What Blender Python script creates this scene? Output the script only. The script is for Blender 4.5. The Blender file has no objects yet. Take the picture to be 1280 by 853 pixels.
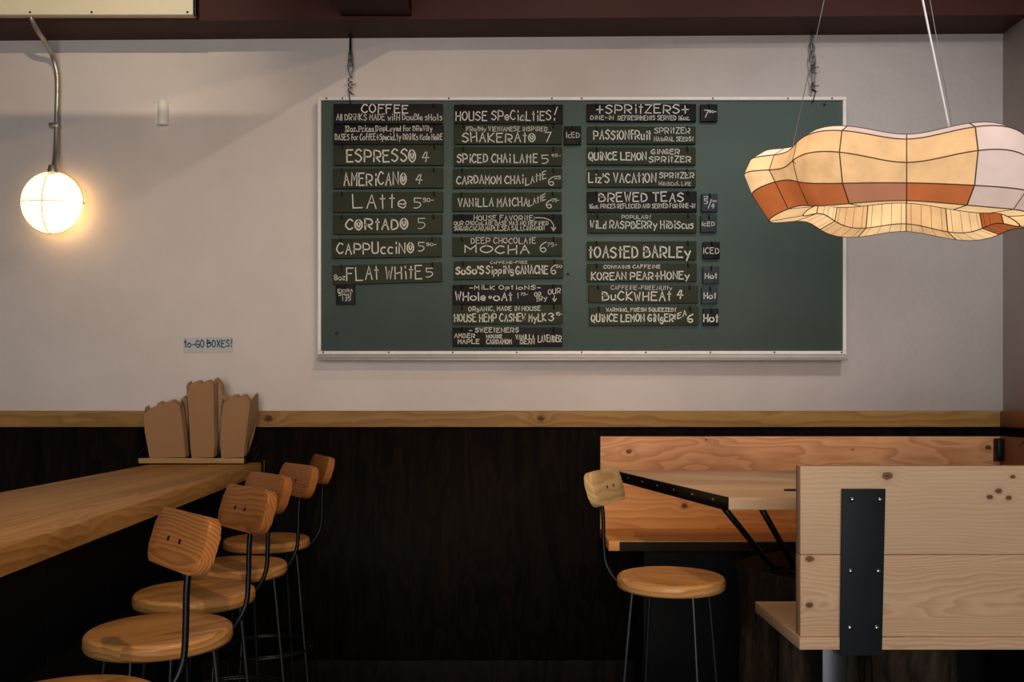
import bpy, bmesh, math, random
from mathutils import Vector, Matrix, Quaternion
PI = math.pi
sc = bpy.context.scene
col = sc.collection

# ---------------------------------------------------------------- camera, world, light, exposure
F = 1100.0                       # focal length in pixels of the 1280 wide photograph
CX, CY, CH = 640.0, 505.0, 1.33  # vanishing point and camera height
WALL = 4.10                      # distance to the back wall
cam_d = bpy.data.cameras.new('camera'); cam = bpy.data.objects.new('camera', cam_d); col.objects.link(cam)
cam.location = (0, 0, CH); cam.rotation_euler = (PI/2, 0, 0)
cam_d.sensor_width = 36; cam_d.lens = 36*F/1280; cam_d.shift_y = (CY-426.5)/1280; cam_d.clip_start = .05
sc.camera = cam
sc.view_settings.view_transform = 'Standard'; sc.view_settings.look = 'None'
sc.view_settings.gamma = 1; sc.view_settings.use_curve_mapping = False
sc.view_settings.exposure = 0.0
w = bpy.data.worlds.new('world'); sc.world = w; w.use_nodes = True
w.node_tree.nodes['Background'].inputs[0].default_value = (.62, .74, .9, 1)
w.node_tree.nodes['Background'].inputs[1].default_value = .6

def light(name, kind, loc, target, energy, color, **kw):
    d = bpy.data.lights.new(name, kind); d.energy = energy; d.color = color
    for k, v in kw.items(): setattr(d, k, v)
    o = bpy.data.objects.new(name, d); col.objects.link(o); o.location = loc
    if target is not None:
        o.rotation_euler = (Vector(target)-Vector(loc)).to_track_quat('-Z', 'Y').to_euler()
    return o
light('window_daylight', 'AREA', (-.35, -4.72, 1.7), (.2, 4, 1.6), 285, (1.0, .955, .905), shape='RECTANGLE', size=4.6, size_y=2.8)
light('ceiling_bulb_light', 'POINT', (.46, 2.07, 3.575), None, 34, (1, .80, .60), shadow_soft_size=.012)
light('cove_light', 'SPOT', (-1.20, 2.5, 3.44), (-2.25, 4.1, 2.95), 52, (1, .80, .56), shadow_soft_size=.003, spot_size=math.radians(86), spot_blend=1)
light('corner_fill_light', 'SPOT', (1.55, 1.7, 3.45), (1.75, 4.1, 1.75), 95, (.93, .96, 1.0), shadow_soft_size=.08, spot_size=math.radians(76), spot_blend=1)  # fill added to brighten the right wall and corner, no known lamp
light('counter_spot_light', 'SPOT', (.75, .55, 3.35), (-1.15, 2.9, 1.2), 120, (1, .66, .36), shadow_soft_size=.03, spot_size=math.radians(78), spot_blend=.8)
light('table_spot_light', 'SPOT', (-.35, 1.6, 3.35), (.95, 3.75, .95), 80, (1, .68, .40), shadow_soft_size=.03, spot_size=math.radians(44), spot_blend=.8)

# ---------------------------------------------------------------- helpers
def P(px, py, d):
    return Vector(((px-CX)*d/F, d, CH+(CY-py)*d/F))

class N:
    """tiny node-graph helper"""
    def __init__(s, name):
        s.m = bpy.data.materials.new(name); s.m.use_nodes = True
        s.t = s.m.node_tree; s.b = s.t.nodes['Principled BSDF']; s.out = s.t.nodes['Material Output']
    def put(s, sock, v):
        if hasattr(v, 'links') or isinstance(v, bpy.types.NodeSocket): s.t.links.new(v, sock)
        elif isinstance(v, (tuple, list)) and len(v) == 3 and sock.type == 'RGBA': sock.default_value = (*v, 1)
        else: sock.default_value = v
    def node(s, kind, **ins):
        n = s.t.nodes.new(kind)
        for k, v in ins.items():
            if k.startswith('_'): setattr(n, k[1:], v)
        for k, v in ins.items():
            if not k.startswith('_'): s.put(n.inputs[int(k[1:])] if k[0] == 'i' and k[1:].isdigit() else n.inputs[k], v)
        return n
    def math(s, op, a, b=0.0, c=None):
        n = s.node('ShaderNodeMath', _operation=op, i0=a, i1=b)
        if c is not None: s.put(n.inputs[2], c)
        return n.outputs[0]
    def vm(s, op, a, b=(0, 0, 0)):
        n = s.node('ShaderNodeVectorMath', _operation=op, i0=a, i1=b)
        return n.outputs['Value'] if op in ('DISTANCE', 'LENGTH', 'DOT_PRODUCT') else n.outputs[0]
    def obj(s): return s.node('ShaderNodeTexCoord').outputs['Object']
    def noise(s, v, scale, detail=3, rough=.55):
        return s.node('ShaderNodeTexNoise', Vector=v, Scale=scale, Detail=detail, Roughness=rough).outputs['Fac']
    def mix(s, f, a, b, mode='MIX'):
        n = s.node('ShaderNodeMix', _data_type='RGBA', _blend_type=mode)
        s.put(n.inputs[0], f); s.put(n.inputs[6], a); s.put(n.inputs[7], b)
        return n.outputs[2]
    def ramp(s, v, a, b, lo=0.0, hi=1.0):
        return s.node('ShaderNodeMapRange', Value=v, i1=a, i2=b, i3=lo, i4=hi).outputs[0]
    def base(s, c=None, rough=None, metal=None, spec=None, bump=None, strength=.2, dist=.002, coat=None):
        b = s.b.inputs
        if c is not None: s.put(b['Base Color'], c)
        if rough is not None: s.put(b['Roughness'], rough)
        if metal is not None: s.put(b['Metallic'], metal)
        if spec is not None: s.put(b['Specular IOR Level'], spec)
        if coat is not None: s.put(b['Coat Weight'], coat); s.put(b['Coat Roughness'], .25)
        if bump is not None:
            n = s.node('ShaderNodeBump', Strength=strength, Distance=dist, Height=bump)
            s.t.links.new(n.outputs[0], b['Normal'])
        return s.m

def lin(r, g, b):
    f = lambda c: (c/255/12.92) if c <= 10 else ((c/255+.055)/1.055)**2.4
    return (f(r), f(g), f(b))

def wood(name, light_c, dark_c, axis='X', pith=(.02, -.09), spacing=.011, warp=.05, knots=(), rough=.42, strips=None, seed=0.0,
         contrast=.6, fibre=.25, vary=True, coat=0.0, tone=.25, spec=.12, joints=None):
    """timber with growth rings around a pith line along AXIS, fibre streaks, knots = (x, y, z, radius) in object space"""
    g = N(name); o = g.obj()
    src = o
    if vary:
        rnd = g.node('ShaderNodeObjectInfo').outputs['Random']
        cx = g.node('ShaderNodeCombineXYZ', X=g.math('MULTIPLY', rnd, 7.3), Y=g.math('MULTIPLY', rnd, .05), Z=g.math('MULTIPLY', rnd, .03)).outputs[0]
        src = g.vm('ADD', o, cx)
    sp = g.node('ShaderNodeSeparateXYZ', Vector=src).outputs
    a, b, c = {'X': (0, 1, 2), 'Y': (1, 0, 2), 'Z': (2, 0, 1)}[axis]
    al, p, q = sp[a], sp[b], sp[c]
    shade = None
    if strips:
        which, wdt = strips
        sidx = g.math('FLOOR', g.math('DIVIDE', p if which == 0 else q, wdt))
        wn = g.node('ShaderNodeTexWhiteNoise', _noise_dimensions='1D', W=g.math('ADD', sidx, seed*3.1+.37)).outputs['Value']
        al = g.math('ADD', al, g.math('MULTIPLY', wn, 9.0)); q2 = g.math('MULTIPLY_ADD', wn, .05, q); shade = wn
        if which == 0: q = q2
        else: p = g.math('MULTIPLY_ADD', wn, .05, p)
    vs = g.node('ShaderNodeCombineXYZ', X=g.math('MULTIPLY_ADD', al, .8, seed*5.7), Y=g.math('MULTIPLY', p, 3.5), Z=g.math('MULTIPLY', q, 3.5)).outputs[0]
    n1 = g.noise(vs, 1.7, 3, .5)
    dp = g.math('SUBTRACT', p, pith[0]); dq = g.math('SUBTRACT', q, pith[1])
    r = g.math('SQRT', g.math('ADD', g.math('MULTIPLY', dp, dp), g.math('MULTIPLY', dq, dq)))
    r = g.math('ADD', r, g.math('MULTIPLY', g.math('SUBTRACT', n1, .5), warp*2.2))
    kn = None
    for (kx, ky, kz, kr) in knots:
        dv = g.vm('SUBTRACT', o, (kx, ky, kz))
        sc_ = [1, 1, 1]; sc_[a] = .72
        dist = g.vm('LENGTH', g.vm('MULTIPLY', dv, tuple(sc_)))
        wob = g.math('ADD', dist, g.math('MULTIPLY', g.math('SUBTRACT', g.noise(o, 60, 2), .5), kr*.5))
        bulge = g.math('EXPONENT', g.math('MULTIPLY', g.math('POWER', g.math('DIVIDE', dist, kr*1.9), 2.0), -1.0))
        r = g.math('ADD', r, g.math('MULTIPLY', bulge, kr*1.3))
        core = g.ramp(wob, kr*.55, kr*.95, 1, 0); rim = g.math('MULTIPLY', g.ramp(wob, kr*.45, kr*.7), core)
        halo = g.math('EXPONENT', g.math('MULTIPLY', g.math('DIVIDE', wob, kr*1.25), -1.6))
        k1 = g.math('MINIMUM', g.math('ADD', g.math('ADD', g.math('MULTIPLY', core, .6), g.math('MULTIPLY', rim, .35)), g.math('MULTIPLY', halo, .45)), 1.0)
        kn = k1 if kn is None else g.math('MAXIMUM', kn, k1)
    ph = g.math('FRACT', g.math('DIVIDE', r, spacing))
    ring = g.math('MULTIPLY', g.ramp(ph, .15, .86), g.ramp(ph, .86, 1.0, 1, 0))
    vf = g.node('ShaderNodeCombineXYZ', X=g.math('MULTIPLY', al, 5), Y=g.math('MULTIPLY', p, 230), Z=g.math('MULTIPLY', q, 230)).outputs[0]
    nf = g.noise(vf, 1.0, 3, .6)
    vl = g.node('ShaderNodeCombineXYZ', X=g.math('MULTIPLY', al, 1.2), Y=g.math('MULTIPLY', p, 9), Z=g.math('MULTIPLY', q, 9)).outputs[0]
    nl = g.noise(vl, 1.3, 2)
    f = g.math('MULTIPLY', ring, contrast)
    f = g.math('ADD', f, g.math('MULTIPLY', g.math('SUBTRACT', nf, .45), fibre*2))
    f = g.math('ADD', f, g.math('MULTIPLY', g.math('SUBTRACT', nl, .45), tone*2))
    if shade is not None: f = g.math('ADD', f, g.math('MULTIPLY', g.math('SUBTRACT', shade, .5), .5))
    n = g.node('ShaderNodeClamp', Value=f).outputs[0]
    cc = g.mix(n, light_c, dark_c)
    if kn is not None: cc = g.mix(kn, cc, (dark_c[0]*.24, dark_c[1]*.13, dark_c[2]*.08))
    if joints:
        ax, pos, jw = joints
        d = None
        for v in pos:
            dd = g.math('ABSOLUTE', g.math('SUBTRACT', g.node('ShaderNodeSeparateXYZ', Vector=o).outputs[ax], v))
            d = dd if d is None else g.math('MINIMUM', d, dd)
        cc = g.mix(g.ramp(d, jw*.5, jw, 1, 0), cc, tuple(x*.12 for x in dark_c))
    return g.base(cc, rough, spec=spec, bump=nf, strength=.12, dist=.001, coat=coat)

def plain(name, c, rough=.5, metal=0.0, var=.12, scale=30, spec=None, bump=.1):
    g = N(name); o = g.obj(); n = g.noise(o, scale, 4)
    cc = g.mix(n, tuple(x*(1-var) for x in c), tuple(min(1, x*(1+var)) for x in c))
    return g.base(cc, rough, metal, spec, bump=n, strength=bump)

def glow(name, c, strength, var=.3, diffuse=None, scale=14):
    g = N(name); o = g.obj()
    n = g.noise(o, scale, 5, .65); n2 = g.noise(o, 4.0, 2)
    f = g.math('ADD', g.math('MULTIPLY', n, .6), g.math('MULTIPLY', n2, .4))
    s = g.ramp(f, .3, .7, strength*(1-var), strength*(1+var))
    g.base(diffuse or c, .9, spec=.1)
    g.put(g.b.inputs['Emission Color'], c); g.put(g.b.inputs['Emission Strength'], s)
    return g.m

# geometry -------------------------------------------------------
def box(bm, x0, x1, y0, y1, z0, z1, bev=0.0, mi=0, mat=None, seg=2):
    vs = [bm.verts.new((x, y, z)) for x in (x0, x1) for y in (y0, y1) for z in (z0, z1)]
    idx = [(0, 1, 3, 2), (4, 6, 7, 5), (0, 4, 5, 1), (2, 3, 7, 6), (0, 2, 6, 4), (1, 5, 7, 3)]
    fs = [bm.faces.new([vs[i] for i in f]) for f in idx]
    if bev > 0:
        r = bmesh.ops.bevel(bm, geom=list({e for f in fs for e in f.edges}), offset=bev, segments=seg, profile=.5, affect='EDGES', clamp_overlap=True)
        vs = list({v for f in r['faces'] for v in f.verts} | {v for v in vs if v.is_valid}); fs = [f for f in {f for v in vs for f in v.link_faces}]
    for f in fs: f.material_index = mi
    if mat is not None:
        for v in vs: v.co = mat @ v.co
    return vs

def prism(bm, pts, axis, a0, a1, bev=0.0, mat=None, mi=0, seg=2):
    """extrude a 2-D outline along an axis ('x','y','z')"""
    def mk(p, a):
        return {'x': (a, p[0], p[1]), 'y': (p[0], a, p[1]), 'z': (p[0], p[1], a)}[axis]
    lo = [bm.verts.new(mk(p, a0)) for p in pts]; hi = [bm.verts.new(mk(p, a1)) for p in pts]
    n = len(pts)
    fs = [bm.faces.new(lo[::-1]), bm.faces.new(hi)] + [bm.faces.new((lo[i], lo[(i+1) % n], hi[(i+1) % n], hi[i])) for i in range(n)]
    vs = lo+hi
    if bev > 0:
        es = list(set(fs[0].edges) | set(fs[1].edges))
        r = bmesh.ops.bevel(bm, geom=es, offset=bev, segments=seg, profile=.5, affect='EDGES', clamp_overlap=True)
        vs = list({v for f in r['faces'] for v in f.verts} | {v for v in vs if v.is_valid}); fs = list({f for v in vs for f in v.link_faces})
    for f in fs: f.material_index = mi
    if mat is not None:
        for v in vs: v.co = mat @ v.co
    bmesh.ops.recalc_face_normals(bm, faces=fs)
    return vs

def catmull(pts, n=6, closed=False):
    pts = [Vector(p) for p in pts]; out = []; m = len(pts)
    if m < 3: return pts
    for i in range(m if closed else m-1):
        if closed: p0, p1, p2, p3 = pts[i-1], pts[i], pts[(i+1) % m], pts[(i+2) % m]
        else: p0, p1, p2, p3 = pts[max(i-1, 0)], pts[i], pts[i+1], pts[min(i+2, m-1)]
        for k in range(n):
            t = k/n
            out.append(.5*((2*p1)+(p2-p0)*t+(2*p0-5*p1+4*p2-p3)*t*t+(3*p1-p0-3*p2+p3)*t**3))
    if not closed: out.append(pts[-1])
    return out

def tube(bm, pts, r, seg=8, closed=False, cap=True, mi=0):
    pts = [Vector(p) for p in pts]; n = len(pts); rings = []
    tang = []
    for i in range(n):
        a = pts[i-1] if (i > 0 or closed) else pts[i]; b = pts[(i+1) % n] if (i < n-1 or closed) else pts[i]
        tang.append((b-a).normalized())
    t0 = tang[0]; up = Vector((0, 0, 1)) if abs(t0.z) < .9 else Vector((1, 0, 0))
    nrm = (up-t0*up.dot(t0)).normalized()
    for i in range(n):
        t = tang[i]
        if i: nrm = tang[i-1].rotation_difference(t) @ nrm
        nrm = (nrm-t*nrm.dot(t)).normalized(); bi = t.cross(nrm)
        rr = r[i] if isinstance(r, (list, tuple)) else r
        rings.append([bm.verts.new(pts[i]+(nrm*math.cos(2*PI*k/seg)+bi*math.sin(2*PI*k/seg))*rr) for k in range(seg)])
    for i in range(n if closed else n-1):
        A, B = rings[i], rings[(i+1) % n]
        for k in range(seg):
            bm.faces.new((A[k], A[(k+1) % seg], B[(k+1) % seg], B[k])).material_index = mi
    if cap and not closed:
        bm.faces.new(rings[0][::-1]).material_index = mi; bm.faces.new(rings[-1]).material_index = mi

def lathe(bm, prof, seg=40, c=(0, 0, 0), mat=None):
    rings = []; c = Vector(c); allv = []
    for r, z in prof:
        if r < 1e-6: rings.append([bm.verts.new(c+Vector((0, 0, z)))])
        else: rings.append([bm.verts.new(c+Vector((r*math.cos(2*PI*k/seg), r*math.sin(2*PI*k/seg), z))) for k in range(seg)])
        allv += rings[-1]
    fs = []
    for A, B in zip(rings, rings[1:]):
        for k in range(seg):
            j = (k+1) % seg
            if len(A) == 1 and len(B) > 1: fs.append(bm.faces.new((A[0], B[j], B[k])))
            elif len(B) == 1 and len(A) > 1: fs.append(bm.faces.new((A[k], A[j], B[0])))
            elif len(A) > 1: fs.append(bm.faces.new((A[k], A[j], B[j], B[k])))
    bmesh.ops.recalc_face_normals(bm, faces=fs)
    if mat is not None:
        for v in allv: v.co = mat @ v.co

def mesh(name, bm, mats, parent=None, loc=None, rot=None, angle=38, flat=False):
    for f in bm.faces: f.smooth = not flat
    if not flat:
        for e in bm.edges:
            if len(e.link_faces) == 2 and e.calc_face_angle(0) > math.radians(angle): e.smooth = False
    me = bpy.data.meshes.new(name); bm.to_mesh(me); bm.free()
    for m in (mats if isinstance(mats, (list, tuple)) else [mats]): me.materials.append(m)
    o = bpy.data.objects.new(name, me); col.objects.link(o)
    if parent is not None: o.parent = parent
    if loc is not None: o.location = loc
    if rot is not None: o.rotation_euler = rot
    return o
BM = bmesh.new

def tag(o, label=None, cat=None, group=None, kind=None):
    if label: o['label'] = label
    if cat: o['category'] = cat
    if group: o['group'] = group
    if kind: o['kind'] = kind
    return o
def thing(name, loc=(0, 0, 0), label=None, cat=None, group=None, rz=0.0):
    o = bpy.data.objects.new(name, None); col.objects.link(o); o.location = loc; o.rotation_euler = (0, 0, rz)
    o.empty_display_size = .05
    return tag(o, label, cat, group)
def struct(name, bm, m, **kw):
    return tag(mesh(name, bm, m, **kw), kind='structure')
def dup(root, loc=None, rz=None):
    c = root.copy(); col.objects.link(c)
    if loc is not None: c.location = loc
    if rz is not None: c.rotation_euler = (0, 0, rz)
    for ch in list(root.children):
        d = ch.copy(); col.objects.link(d); d.parent = c
        for g in list(ch.children):
            e = g.copy(); col.objects.link(e); e.parent = d
    return c

# ---------------------------------------------------------------- materials
def plaster():
    g = N('plaster'); o = g.obj()
    n = g.noise(o, 1.6, 5, .6); n2 = g.noise(o, 45, 4, .6)
    c = g.mix(g.ramp(n, .3, .72), (.57, .505, .472), (.67, .60, .567))
    h = g.math('ADD', g.math('MULTIPLY', g.noise(o, 7, 3), .8), g.math('MULTIPLY', n2, .2))
    return g.base(c, .8, spec=.25, bump=h, strength=.25, dist=.01)
M = {}
M['plaster'] = plaster()
M['red_paint'] = plain('oxblood_paint', (.046, .0125, .0095), .55, var=.25, scale=5, bump=.15, spec=.2)
M['red_paint_dark'] = plain('dark_oxblood_paint', (.042, .013, .011), .6, var=.25, scale=4, bump=.15, spec=.1)
M['ceiling'] = plain('ceiling_paint', (.06, .028, .02), .7, var=.2, scale=4)
M['floor'] = plain('dark_concrete', (.03, .028, .026), .5, var=.4, scale=6)
M['stain'] = wood('black_stained_boards', (.0028, .0023, .0019), (.0125, .008, .005), 'Z', pith=(.3, .02), spacing=.035, warp=.13, contrast=.4, fibre=.5,
                  tone=.35, rough=.65, spec=.05, vary=False, strips=(0, .29), seed=2)
M['underbench_shade'] = plain('underbench_shade', (.0045, .0046, .005), .6, var=.25, scale=9, spec=.08)  # near-black that stands in for the shade below the bench seats
M['blue_black'] = plain('blue_black_paint', (.008, .009, .0105), .5, var=.25, scale=9, spec=.12)
M['chain'] = plain('galvanised_chain', (.16, .16, .165), .4, .7)
M['shaded_wood'] = plain('shaded_wood_edge', (.026, .016, .009), .7, spec=.1)  # brown of the seat edge in shade, put in as colour
M['trim'] = wood('amber_pine', (.30, .165, .052), (.155, .075, .022), 'X', pith=(.05, -.05), spacing=.016, warp=.05, vary=False, contrast=.55,
                 knots=[(-1.127, WALL-.02, 1.262, .024), (.134, WALL-.02, 1.262, .021), (-.13, WALL-.02, 1.245, .004), (.62, WALL-.02, 1.276, .004)], rough=.5)
M['counter'] = wood('counter_timber', (.50, .27, .095), (.25, .118, .036), 'Y', pith=(.1, -.2), spacing=.02, warp=.06, strips=(0, .11), contrast=.5, fibre=.4, tone=.6, vary=False,
                    knots=[(-1.02, 2.05, 1.04, .014), (-1.0, 1.93, 1.03, .018), (-.985, 1.86, 1.035, .009), (-1.44, 2.0, 1.06, .007)], rough=.5, coat=0, spec=.08, seed=4)
M['stool'] = wood('varnished_pine', (.62, .32, .11), (.37, .165, .046), 'X', pith=(.03, -.12), spacing=.017, warp=.04, strips=(0, .12), contrast=.8, fibre=.4, tone=.4, rough=.3, coat=.3, seed=6)
M['back'] = wood('varnished_backrest_pine', (.42, .165, .046), (.20, .066, .018), 'X', pith=(.08, -.01), spacing=.0075, warp=.035, contrast=.7, rough=.33, coat=.2, seed=9, fibre=.4)
M['back_pale'] = wood('pale_backrest_pine', (.60, .42, .20), (.36, .20, .075), 'X', pith=(.10, .05), spacing=.022, warp=.07, contrast=.6, rough=.4, coat=.2, seed=12, vary=False,
                      knots=[(.075, -.02, -.035, .014)])
M['bench_front'] = wood('bench_fir', (.55, .375, .235), (.40, .24, .135), 'X', pith=(2.35, 1.32), spacing=.008, warp=.03, contrast=.38, rough=.5, vary=False, seed=3,
                        knots=[(.925, 2.17, 1.152, .012), (1.178, 2.17, 1.10, .007), (1.20, 2.17, 1.115, .008), (1.225, 2.17, 1.098, .007), (1.235, 2.17, 1.15, .006)], fibre=.3)
M['bench_front2'] = wood('bench_fir_lower', (.55, .36, .22), (.37, .21, .115), 'X', pith=(2.2, .83), spacing=.010, warp=.09, contrast=.5, rough=.5, vary=False, seed=8,
                         knots=[(.735, 2.17, .947, .010), (.733, 2.17, .833, .009)], fibre=.3)
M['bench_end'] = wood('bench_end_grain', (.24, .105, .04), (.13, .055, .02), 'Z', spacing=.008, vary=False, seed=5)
M['bench_wall'] = wood('bench_larch', (.62, .31, .15), (.42, .17, .07), 'X', pith=(4.3, 1.08), spacing=.013, warp=.06, contrast=.75, rough=.45, vary=False, seed=14,
                       knots=[(.535, 4.03, 1.112, .012), (.89, 4.03, 1.165, .005), (2.18, 4.03, 1.13, .014), (1.56, 4.03, 1.12, .004)], fibre=.25)
M['bench_wall_lit'] = wood('bench_larch_warm_lit', (.72, .33, .11), (.48, .19, .052), 'X', pith=(4.3, .75), spacing=.016, warp=.05, contrast=.6, rough=.42, vary=False, seed=17,
                        knots=[(.79, 4.03, .862, .014), (.75, 4.03, .985, .018)], fibre=.25)  # orange has the warm light on the lower boards painted in
M['table'] = wood('table_fir', (.56, .39, .25), (.40, .24, .14), 'X', pith=(3.0, .85), spacing=.02, warp=.05, strips=(0, .19), contrast=.4, rough=.42, vary=False, seed=21)
M['steel'] = plain('black_steel', (.012, .012, .013), .38, .75, var=.2, scale=40, bump=.03)
M['rod'] = plain('grey_steel_rod', (.035, .037, .042), .36, .8, var=.2, scale=40, bump=.03)
M['strap'] = plain('blued_steel_plate', (.010, .0135, .017), .5, .0, var=.25, scale=14, bump=.05, spec=.1)
M['bolt'] = plain('zinc', (.45, .44, .42), .3, 1, var=.1)
M['conduit'] = plain('galvanised_conduit', (.40, .37, .33), .38, .85, var=.18, scale=25, bump=.05)
M['chalk'] = plain('chalk_green', (.104, .142, .125), .7, var=.22, scale=2.2, bump=.02, spec=.1)
M['sign_green'] = plain('olive_slate', (.028, .034, .019), .6, spec=.15, var=.15, scale=20, bump=.03)
M['sign_black'] = plain('black_slate', (.0095, .0085, .0088), .55, spec=.15, var=.15, scale=20, bump=.03)
M['sign_blue'] = plain('blue_grey_slate', (.030, .042, .050), .55, spec=.15, var=.15, scale=20, bump=.03)
M['ink'] = plain('chalk_white', (.58, .565, .50), .8, var=.08, scale=60)
M['ink_dim'] = plain('chalk_dim', (.30, .295, .25), .8, var=.08, scale=60)
M['ink_blue'] = plain('blue_marker', (.025, .105, .16), .6)
M['alu'] = plain('worn_white_frame', (.70, .67, .63), .5, .1, var=.15, scale=20)
M['tray'] = plain('grey_ledge', (.30, .275, .25), .45, .2, var=.2, scale=20)
M['white_plastic'] = plain('white_plastic', (.66, .63, .58), .5, var=.03)
M['kraft'] = plain('kraft_card', (.27, .135, .053), .72, var=.1, scale=25, bump=.06)
M['kraft_in'] = plain('kraft_inside', (.25, .155, .08), .75, var=.25, scale=55, bump=.1)
M['tray_wood'] = wood('tray_pine', (.40, .24, .10), (.25, .13, .05), 'X', vary=False, seed=30)
M['cabinet'] = plain('cream_enamel', (.62, .54, .38), .45, var=.06, scale=8)
M['card'] = plain('grey_card', (.44, .44, .41), .6, var=.05)
def bark():
    g = N('bark'); o = g.vm('MULTIPLY', g.obj(), (1, 1, .25)); n = g.noise(o, 38, 6, .7); n2 = g.noise(o, 9, 3)
    h = g.math('ADD', n, n2)
    return g.base(g.mix(g.ramp(h, .75, 1.25), (.006, .0045, .0035), (.055, .038, .025)), .95, spec=.1, bump=h, strength=1, dist=.02)
M['bark'] = bark()
M['stump_top'] = plain('sawn_stump', (.03, .018, .011), .8, spec=.1, var=.4, scale=14)
M['leaf'] = plain('dark_leaf', (.012, .022, .012), .45, var=.3)
M['pot'] = plain('clay_pot', (.11, .05, .03), .8)
M['cord'] = plain('white_cord', (.62, .62, .62), .6)
M['wire'] = plain('thin_wire', (.30, .30, .31), .4, .6)
M['rib'] = plain('lamp_rib', (.13, .06, .028), .7)
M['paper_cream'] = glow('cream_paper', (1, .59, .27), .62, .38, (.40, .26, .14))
M['paper_pale'] = glow('pale_paper', (1, .66, .42), .52, .28, (.70, .64, .62))  # pale tone also carries daylight falling on the right-hand panels
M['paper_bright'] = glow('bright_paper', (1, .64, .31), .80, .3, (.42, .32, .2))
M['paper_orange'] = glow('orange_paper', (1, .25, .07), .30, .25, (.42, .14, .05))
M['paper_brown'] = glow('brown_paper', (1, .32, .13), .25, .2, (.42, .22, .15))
M['paper_daylit'] = glow('daylit_paper', (1, .68, .52), .38, .25, (.58, .50, .50))  # daylight on the right side, put into the paper colour
M['globe'] = glow('globe_paper', (1, .62, .25), 3.2, .06, (.8, .7, .5))
M['glass'] = N('window_glass').base((1, 1, 1), .02); M['glass'].node_tree.nodes['Principled BSDF'].inputs['Transmission Weight'].default_value = 1

# ---------------------------------------------------------------- room shell
XR, XL, YF, ZC = 2.287, -4.6, -4.6, 3.62
def shell(name, m, *b):
    bm = BM(); box(bm, *b); return struct(name, bm, m)
shell('wall_back', M['plaster'], XL-.1, XR+.1, WALL, WALL+.1, 0, ZC)
shell('wall_right', M['plaster'], XR, XR+.1, YF, WALL, 0, ZC)
shell('wall_left', M['plaster'], XL-.1, XL, YF, WALL, 0, ZC)
bm = BM()
W0, W1, Z0, Z1 = -2.7, 2.0, .25, 3.15
for b in ((XL, W0, 0, ZC), (W1, XR, 0, ZC), (W0, W1, 0, Z0), (W0, W1, Z1, ZC)):
    box(bm, b[0], b[1], YF-.1, YF, b[2], b[3])
struct('wall_front', bm, M['plaster'])
bm = BM()
for x in (W0+.03, -.35, W1-.03): box(bm, x-.03, x+.03, YF-.08, YF-.02, Z0, Z1)
for z in (Z0+.03, Z1-.03): box(bm, W0, W1, YF-.08, YF-.02, z-.03, z+.03)
struct('window_1', bm, M['steel'])
shell('floor', M['floor'], XL-.1, XR+.1, YF-.1, WALL+.1, -.1, 0)
shell('ceiling', M['ceiling'], XL-.1, XR+.1, YF-.1, WALL+.1, ZC, ZC+.1)
# soffit along the top of the back wall, its underside falling slightly to the left
bm = BM()
ys = (3.9, WALL); pts = [(XL, 3.02), (-2.4, 3.022), (XR, 3.055), (XR, ZC), (XL, ZC)]
prism(bm, pts, 'y', ys[0], ys[1])
struct('soffit_back', bm, M['red_paint'])['label'] = 'dark oxblood soffit along the top of the back wall'
bm = BM(); box(bm, -.755, -.445, YF, 3.9, 3.048, ZC)
struct('ceiling_joist', bm, M['red_paint_dark'])
# wainscot, rail, base board
shell('wainscot_back', M['stain'], XL, XR, WALL-.018, WALL, 0, 1.225)
shell('wainscot_right', M['stain'], XR-.018, XR, YF, WALL-.018, 0, 1.225)
bm = BM(); box(bm, XL, XR, WALL-.032, WALL, 1.222, 1.297, .003)
struct('trim_back', bm, M['trim'])
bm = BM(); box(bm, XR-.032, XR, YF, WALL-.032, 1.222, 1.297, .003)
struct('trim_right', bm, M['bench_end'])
bm = BM(); box(bm, XL, XR, WALL-.036, WALL-.018, 0, .145, .004)
struct('baseboard_back', bm, M['stain'])

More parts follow.
